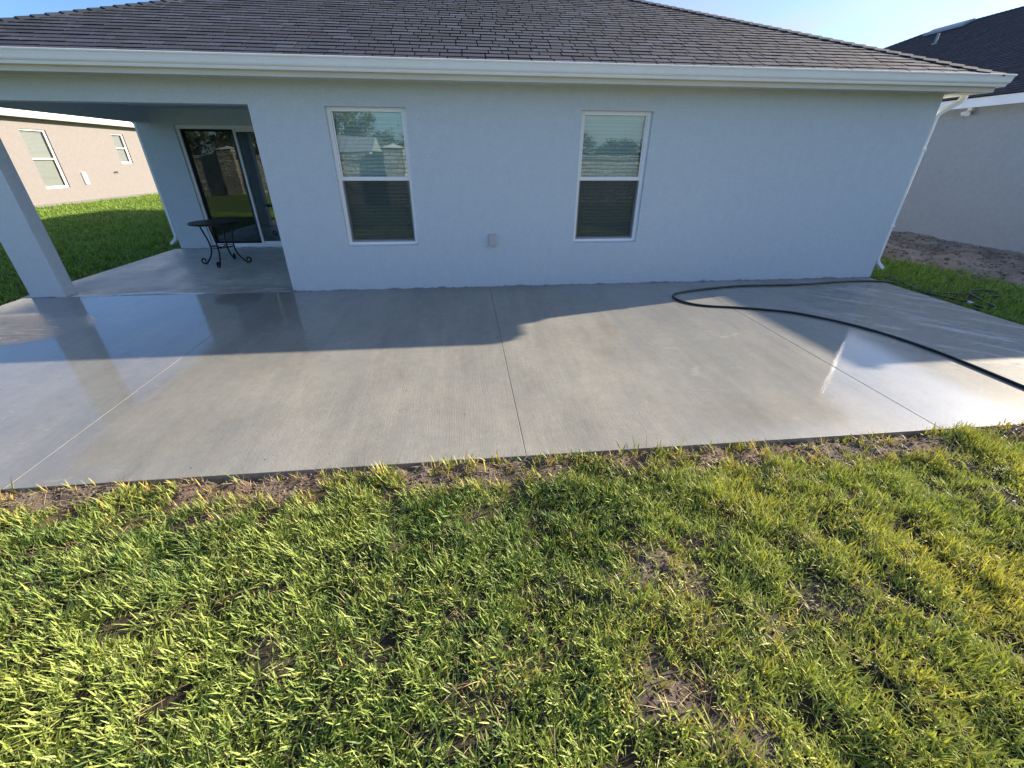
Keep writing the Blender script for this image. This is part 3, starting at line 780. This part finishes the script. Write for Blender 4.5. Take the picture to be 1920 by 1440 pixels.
# ------------------------------------------------------------ bistro table
tb = empty('patio_table', (-4.466, 1.938, 0), 'small round black wrought iron table with scrolled legs on the covered porch', 'table')
cx, cy, zt = -4.466, 1.938, .685
m = MB(); n = 48; R0 = .385
prof = [(0, zt), (R0-.012, zt), (R0, zt-.006), (R0, zt-.028), (R0-.012, zt-.032), (R0-.03, zt-.012), (0, zt-.012)]
vs = []; fs = []
for (r, z) in prof: vs += [(cx+r*math.cos(2*math.pi*i/n), cy+r*math.sin(2*math.pi*i/n), z) for i in range(n)]
for k in range(len(prof)-1):
    for i in range(n): fs.append((k*n+i, k*n+(i+1)%n, (k+1)*n+(i+1)%n, (k+1)*n+i))
m.add(vs, fs); m.build('tabletop', DARKMETAL, tb)
for q in range(4):
    a = math.radians(-85 + 90*q); ca, sa = math.cos(a), math.sin(a); m = MB()
    pr_ = [(.255, zt-.015), (.245, .60), (.22, .50), (.195, .40), (.182, .30), (.19, .21), (.225, .13), (.275, .06), (.312, .022), (.345, .014)]
    for k in range(1, 12):
        t = -math.pi/2 + k*.5; rr = .046 - k*.0024; pr_.append((.35 + rr*math.cos(t), .059 + rr*math.sin(t)))
    pts = smoothpath([(cx+r*ca, cy+r*sa, z) for r, z in pr_], 3)
    m.tube(pts, .0125, 8); m.tube([(cx+.325*ca, cy+.325*sa, .0), (cx+.325*ca, cy+.325*sa, .02)], .016, 10)
    m.build('leg', DARKMETAL, tb, smooth=True)
m = MB()
m.tube([(cx+.180*math.cos(t), cy+.180*math.sin(t), .285) for t in np.linspace(0, 2*math.pi, 33)], .007, 8, caps=False)
for q in range(2):
    a = math.radians(-85+90*q); m.tube([(cx-.18*math.cos(a), cy-.18*math.sin(a), .285), (cx, cy, .277), (cx+.18*math.cos(a), cy+.18*math.sin(a), .285)], .008, 6)
m.build('leg_ring', DARKMETAL, tb, smooth=True)
m = MB(); m.tube([(cx+.26*math.cos(t), cy+.26*math.sin(t), zt-.02) for t in np.linspace(0, 2*math.pi, 41)], .008, 8, caps=False)
m.build('apron_ring', DARKMETAL, tb, smooth=True)

# ------------------------------------------------------------ hose
rh = .0125
def pz(y): return SL*y + rh
hp = [(4.32,-5.2,-.115+.03), (4.30,-4.4,-.09+.02), (4.29,-3.95,-.03), (4.28,-3.75,pz(-3.75)), (4.26,-3.41,pz(-3.41)), (4.23,-2.67,pz(-2.67)), (4.05,-2.04,pz(-2.04)), (3.67,-1.54,pz(-1.54)), (3.35,-1.36,pz(-1.36)), (3.02,-1.24,pz(-1.24)),
      (2.72,-1.16,pz(-1.16)), (2.53,-1.05,pz(-1.05)), (2.42,-.84,pz(-.84)), (2.50,-.62,pz(-.62)), (2.84,-.48,pz(-.48)), (3.25,-.38,pz(-.38)), (3.67,-.32,pz(-.32)), (4.1,-.33,pz(-.33)), (4.58,-.33,pz(-.33)), (5.1,-.26,pz(-.26)), (5.54,-.23,pz(-.23)), (5.85,-.25,pz(-.25)),
      (6.08,-.30,.0), (6.30,-.22,-.02), (6.48,0.0,-.03), (6.42,.13,-.02), (6.36,-.02,-.02), (6.33,-.27,-.02), (6.17,-.62,-.01), (6.20,-.80,-.02), (6.48,-.84,-.03), (6.70,-.93,-.03), (6.83,-1.03,-.03), (7.02,-1.04,-.02),
      (7.17,-.90,-.02), (7.05,-.80,-.01), (6.84,-.84,0.0), (6.64,-.99,0.0), (6.54,-1.24,-.02), (6.43,-1.46,-.02), (6.28,-1.56,-.02), (6.16,-1.50,-.01), (6.17,-1.40,0)]
m = MB(); m.tube(smoothpath(hp, 8), rh, 12, stripe=(2,))
hose = m.build('garden_hose', [HOSE, HOSEGREEN], None, smooth=True); tag(hose, 'black garden hose with green stripe looping over the wet patio into the grass', 'hose')
m = MB(); m.tube([(6.17,-1.40,.0), (6.19,-1.33,.002)], .017, 12); m.tube([(6.175,-1.385,.0), (6.18,-1.36,.001)], .02, 8)
m.build('coupling', BRASS, hose)
hose.data.update()
lp = [(6.19,-1.33,.002), (6.20,-1.2,-.01), (6.20,-1.05,-.02), (6.13,-.93,-.015), (6.12,-.78,-.02)]
m = MB(); m.tube(smoothpath(lp, 6), rh*.9, 10, stripe=(2,)); m.build('hose_end', [HOSE, HOSEGREEN], hose, smooth=True)

# soap foam along the porch joint
m = MB()
for i in range(1500):
    xx = random.uniform(-5.5, -3.9); dens = .5+.5*math.sin(xx*9)+random.random()*.6
    if dens < .55: continue
    yy = .055 + .045*math.sin(xx*5.1) + random.gauss(0, .012); r = random.uniform(.006, .02)
    vs = []; fs = []
    for k, (rr, zz) in enumerate(((1, 0), (.8, .45), (0, .6))):
        if k < 2: vs += [(xx+r*2.2*rr*math.cos(t*math.pi/3), yy+r*rr*math.sin(t*math.pi/3), .0005+r*zz*.5) for t in range(6)]
        else: vs.append((xx, yy, .0005+r*zz*.5))
    for t in range(6): fs += [(t, (t+1)%6, 6+(t+1)%6, 6+t), (6+t, 6+(t+1)%6, 12)]
    m.add(vs, fs)
FOAM = simple('soap_foam', (.72, .74, .78), .4)
fo = m.build('foam', FOAM, None, smooth=True); tag(fo, 'thin line of soap foam along the porch joint', kind='stuff')

# ------------------------------------------------------------ neighbour houses
def rot_part_window(parent, xw, y0, y1, z0, z1, sgn):
    """window in a wall whose plane is x = xw, facing sgn*x, built in place"""
    w = window(parent, -(y1-y0)/2, (y1-y0)/2, z0, z1, .05, screen=False, tilt=72, pane=NGLASS, slat=NBLIND)
    rotm = Matrix.Rotation(math.pi/2*sgn, 4, 'Z'); T = Matrix.Translation((xw, (y0+y1)/2, 0))
    for o in (w, *w.children): o.data.transform(T @ rotm)
    return w
nr = empty('neighbour_house', (18.4, 10, 0), 'dull grey neighbour house with dark roof standing at the right edge', 'house')
m = MB(); m.box(10.8, -.7, -.2, 26, 21, 2.66); m.build('wall', STUCCO_RIGHT, nr)
m = MB(); sweep_rect(m, [(0, 2.655), (.33, 2.655), (.33, 2.62), (.352, 2.62), (.352, 2.795), (.33, 2.80)], 10.8, 26, -.7, 21); m.build('fascia', WHITE, nr)
rf, r0, r1, Ns = hip_roof(nr, 10.8-.37, 26.37, -.7-.37, 21.37, 2.80, PITCH, (3,), base=(.022, .021, .027), caps=(0, 3))
m = MB()
def onroof(y, up_): # point on the west face, up_ metres below the ridge
    return Vector((r0.x - up_, y, r0.z - up_*math.tan(PITCH)))
for yv in (12.2,):
    a = onroof(yv, .25); b = onroof(yv, .62)
    m.add([a+Vector((0,-.75,.03)), a+Vector((0,.75,.03)), a+Vector((0,.75,.10)), a+Vector((0,-.75,.10)), b+Vector((0,-.75,.02)), b+Vector((0,.75,.02)), b+Vector((0,.75,.09)), b+Vector((0,-.75,.09))],
          [(0,1,2,3), (4,7,6,5), (3,2,6,7), (0,3,7,4), (1,5,6,2)])
m.build('roof_vent', SCREENFRAME, rf)
m = MB(); a = Vector((16.1, 10.6, 5.14)); m.tube([a, a+Vector((0,0,.32))], .035, 10); m.tube([a, a+Vector((0,0,.04))], .09, 10)
m.build('vent_pipe', SCREENFRAME, rf)
m = MB(); c0 = Vector((10.72, 3.72, 2.57)); m.tube([c0+Vector((.08,0,.05)), c0+Vector((0,0,.04))], .05, 10); m.tube([c0, c0+Vector((-.07,-.05,-.05))], [.03, .05], 10); m.tube([c0, c0+Vector((-.05,.09,-.05))], [.03, .05], 10)
m.build('floodlight', WHITE, nr)

nl = empty('neighbour_house', (-22, 16, 0), 'sunlit taupe stucco neighbour house seen through the covered porch', 'house')
m = MB(); XN = -16.3
def wall_x(m, x, y0, y1, z0, z1, holes, t):
    tmp = MB(); wall_y(tmp, 0, y0, y1, z0, z1, holes, t)
    for v in tmp.v: pass
    m.add([(x - v[1], v[0], v[2]) for v in tmp.v], tmp.f)
H1 = (13.66, 14.79, .52, 2.53); H2 = (18.29, 19.07, 1.34, 2.58)
wall_x(m, XN, 7, 27, -.2, 2.92, [H1, H2], .2)
m.box(XN-12, 7, -.2, XN-.2005, 7.2, 2.92); m.box(XN-12, 26.8, -.2, XN-.2005, 27, 2.92); m.box(XN-12.2, 7, -.2, XN-12.0005, 27, 2.92)
m.build('wall', STUCCO_BEIGE, nl)
m = MB(); m.box(XN-1.6, 12, 0, XN-1.5, 21, 2.9); m.build('room', INNER, nl)
for h in (H1, H2): 
    w = rot_part_window(nl, XN, h[0], h[1], h[2], h[3], 1)
m = MB(); sweep_rect(m, [(0, 2.91), (.33, 2.91), (.33, 2.88), (.36, 2.88), (.44, 2.95), (.46, 3.09), (.33, 3.10)], XN-12.2, XN, 7, 27); m.build('gutter', WHITE, nl)
hip_roof(nl, XN-12.2-.37, XN+.37, 7-.37, 27.37, 3.09, PITCH, (), caps=())
m = MB(); m.box(XN, 15.60, .60, XN+.06, 15.80, 1.05); m.box(XN+.0605, 15.63, .64, XN+.075, 15.77, .78); m.build('utility_box', WHITE, nl)
m = MB(); m.tube([(XN, 17.59, 1.0), (XN+.09, 17.59, 1.0), (XN+.12, 17.59, .95)], .018, 8); m.tube([(XN+.07, 17.50, 1.02), (XN+.07, 17.68, 1.02)], .014, 8); m.build('tap', DARKMETAL, nl)

# ------------------------------------------------------------ behind the camera (seen mirrored in the windows)
sw = empty('stone_wall', (0, -12.5, 0), 'pale stacked stone garden wall with square piers, mirrored in the windows', 'wall')
m = MB(); m.box(-40, -12.65, -.2, 32, -12.4, 1.62); m.build('wall_panel', STONE, sw)
m = MB()
xx = -40
while xx < 32:
    w_ = random.uniform(.10, .17); m.box(xx, -12.69, 1.6205, xx+w_-.008, -12.36, 1.76+random.uniform(-.012, .012)); xx += w_
m.build('coping', STONE, sw)
for px_ in (-39.0, -30.0, -21.0, -12.0, -2.83, 8.9, 18.0, 27.0):
    m = MB(); m.box(px_-.38, -12.9, -.2, px_+.38, -12.15, 1.99); pier = m.build('pier', STONE, sw)
    m = MB(); a = .44; m.add([(px_-a,-12.96,1.9905),(px_+a,-12.96,1.9905),(px_+a,-12.09,1.9905),(px_-a,-12.09,1.9905),(px_,-12.52,2.16)], [(0,3,2,1),(0,1,4),(1,2,4),(2,3,4),(3,0,4)]); m.build('cap', CREAM, pier)
ob = empty('outbuilding', (-9.2, -34, 0), 'outbuilding with pale metal gable roof beyond the stone wall', 'building')
m = MB(); m.box(-16, -38, -.2, -8.2, -34.5, 2.2); m.build('wall', CREAM, ob)
m = MB(); m.add([(-16.3,-33.6,2.15),(-7.5,-33.6,2.15),(-7.5,-36.2,3.25),(-16.3,-36.2,3.25),(-7.5,-38.6,2.15),(-16.3,-38.6,2.15)], [(0,1,2,3),(3,2,4,5),(1,4,2),(0,3,5)])
for i in range(22):
    xx = -16.2+i*.41; m.add([(xx,-33.6,2.18),(xx+.04,-33.6,2.18),(xx+.04,-36.2,3.28),(xx,-36.2,3.28)], [(0,1,2,3)])
m.build('roof', TIN, ob)
for xx in (-7.7, -8.6):
    m = MB(); m.box(xx-.08, -33.95, -.2, xx+.08, -33.79, 2.15); m.build('post', WHITE, ob)
def tree(x, y, h, rad, z0, seed, label):
    r = np.random.default_rng(seed)
    t = empty('tree', (x, y, -.1), label, 'tree', 'trees beyond the stone wall')
    m = MB(); m.tube([(x, y, -.3), (x+.1, y, h*.3), (x-.1, y+.1, h*.6), (x, y, h*.9)], [rad*.12, rad*.09, rad*.05, .02], 8)
    for k in range(6):
        a = r.uniform(0, 6.28); b = h*(.3+.08*k); m.tube([(x, y, b), (x+math.cos(a)*rad*.4, y+math.sin(a)*rad*.4, b+h*.12), (x+math.cos(a)*rad*.75, y+math.sin(a)*rad*.75, b+h*.2)], [rad*.05, rad*.03, .01], 6)
    m.build('trunk', WOOD, t)
    nc = 34; cen = r.normal(0, 1, (nc, 3)); cen /= np.linalg.norm(cen, axis=1)[:, None]; cen *= r.uniform(.3, .9, nc)[:, None]**.6
    cc = np.stack([x+cen[:,0]*rad, y+cen[:,1]*rad, z0+(h-z0)*(.5+.5*cen[:,2])], -1)
    n = 5200; wch = r.integers(0, nc, n); rr = rad*r.uniform(.18, .36, nc)
    off = r.normal(0, .5, (n, 3)); p_ = cc[wch] + off*rr[wch][:, None]
    a1 = r.normal(0, 1, (n, 3)); a1 /= np.linalg.norm(a1, axis=1)[:, None]; a2 = np.cross(a1, r.normal(0, 1, (n, 3))); a2 /= np.linalg.norm(a2, axis=1)[:, None]
    s = (.028*rad*r.uniform(.7, 1.6, n))[:, None]
    co = np.stack([p_-a1*s*1.5, p_+a2*s*.7, p_+a1*s*1.5, p_-a2*s*.7], 1).reshape(-1, 3)
    tone = np.repeat((.6+.9*r.random(nc))[wch]*r.uniform(.7, 1.3, n), 4)[:, None]*np.array([[1, 1, 1]])
    o = fastmesh('crown', co, np.arange(n*4).reshape(-1, 4), tone, LEAF, False); o.parent = t; o.matrix_parent_inverse = Matrix.Translation(-t.location)
tree(-15.3, -62, 10.5, 3.6, 2.5, 1, 'tall tree with pale green crown, mirrored in the left window')
k = 2
for (x_, y_, h_, r_, z_) in ((-24,-60,5.6,3.6,.5), (-19.5,-64,4.9,3.0,.3), (-11,-58,4.6,3.0,.4), (-6.6,-60,4.3,3.2,.3), (-2,-60,4.4,3.2,.3), (3,-62,4.1,3.3,.3), (8,-60,4.2,3.4,.3), (13,-60,4.9,3.4,.3), (16.6,-60,4.6,2.2,.3),
                             (22.3,-60,4.3,2.8,1.2), (27,-62,3.7,3.4,.3), (33,-60,5.2,4,.3), (-32,-60,6,4.2,.3), (-40,-60,7,4.4,.3), (-49,-60,6,4.6,.3), (20,-64,3.3,3,.2), (-58,-60,7,5,.3), (42,-60,6,5,.3)):
    tree(x_, y_, h_, r_, z_, k, 'dark leafy tree in the row beyond the stone wall'); k += 1
# everything is built
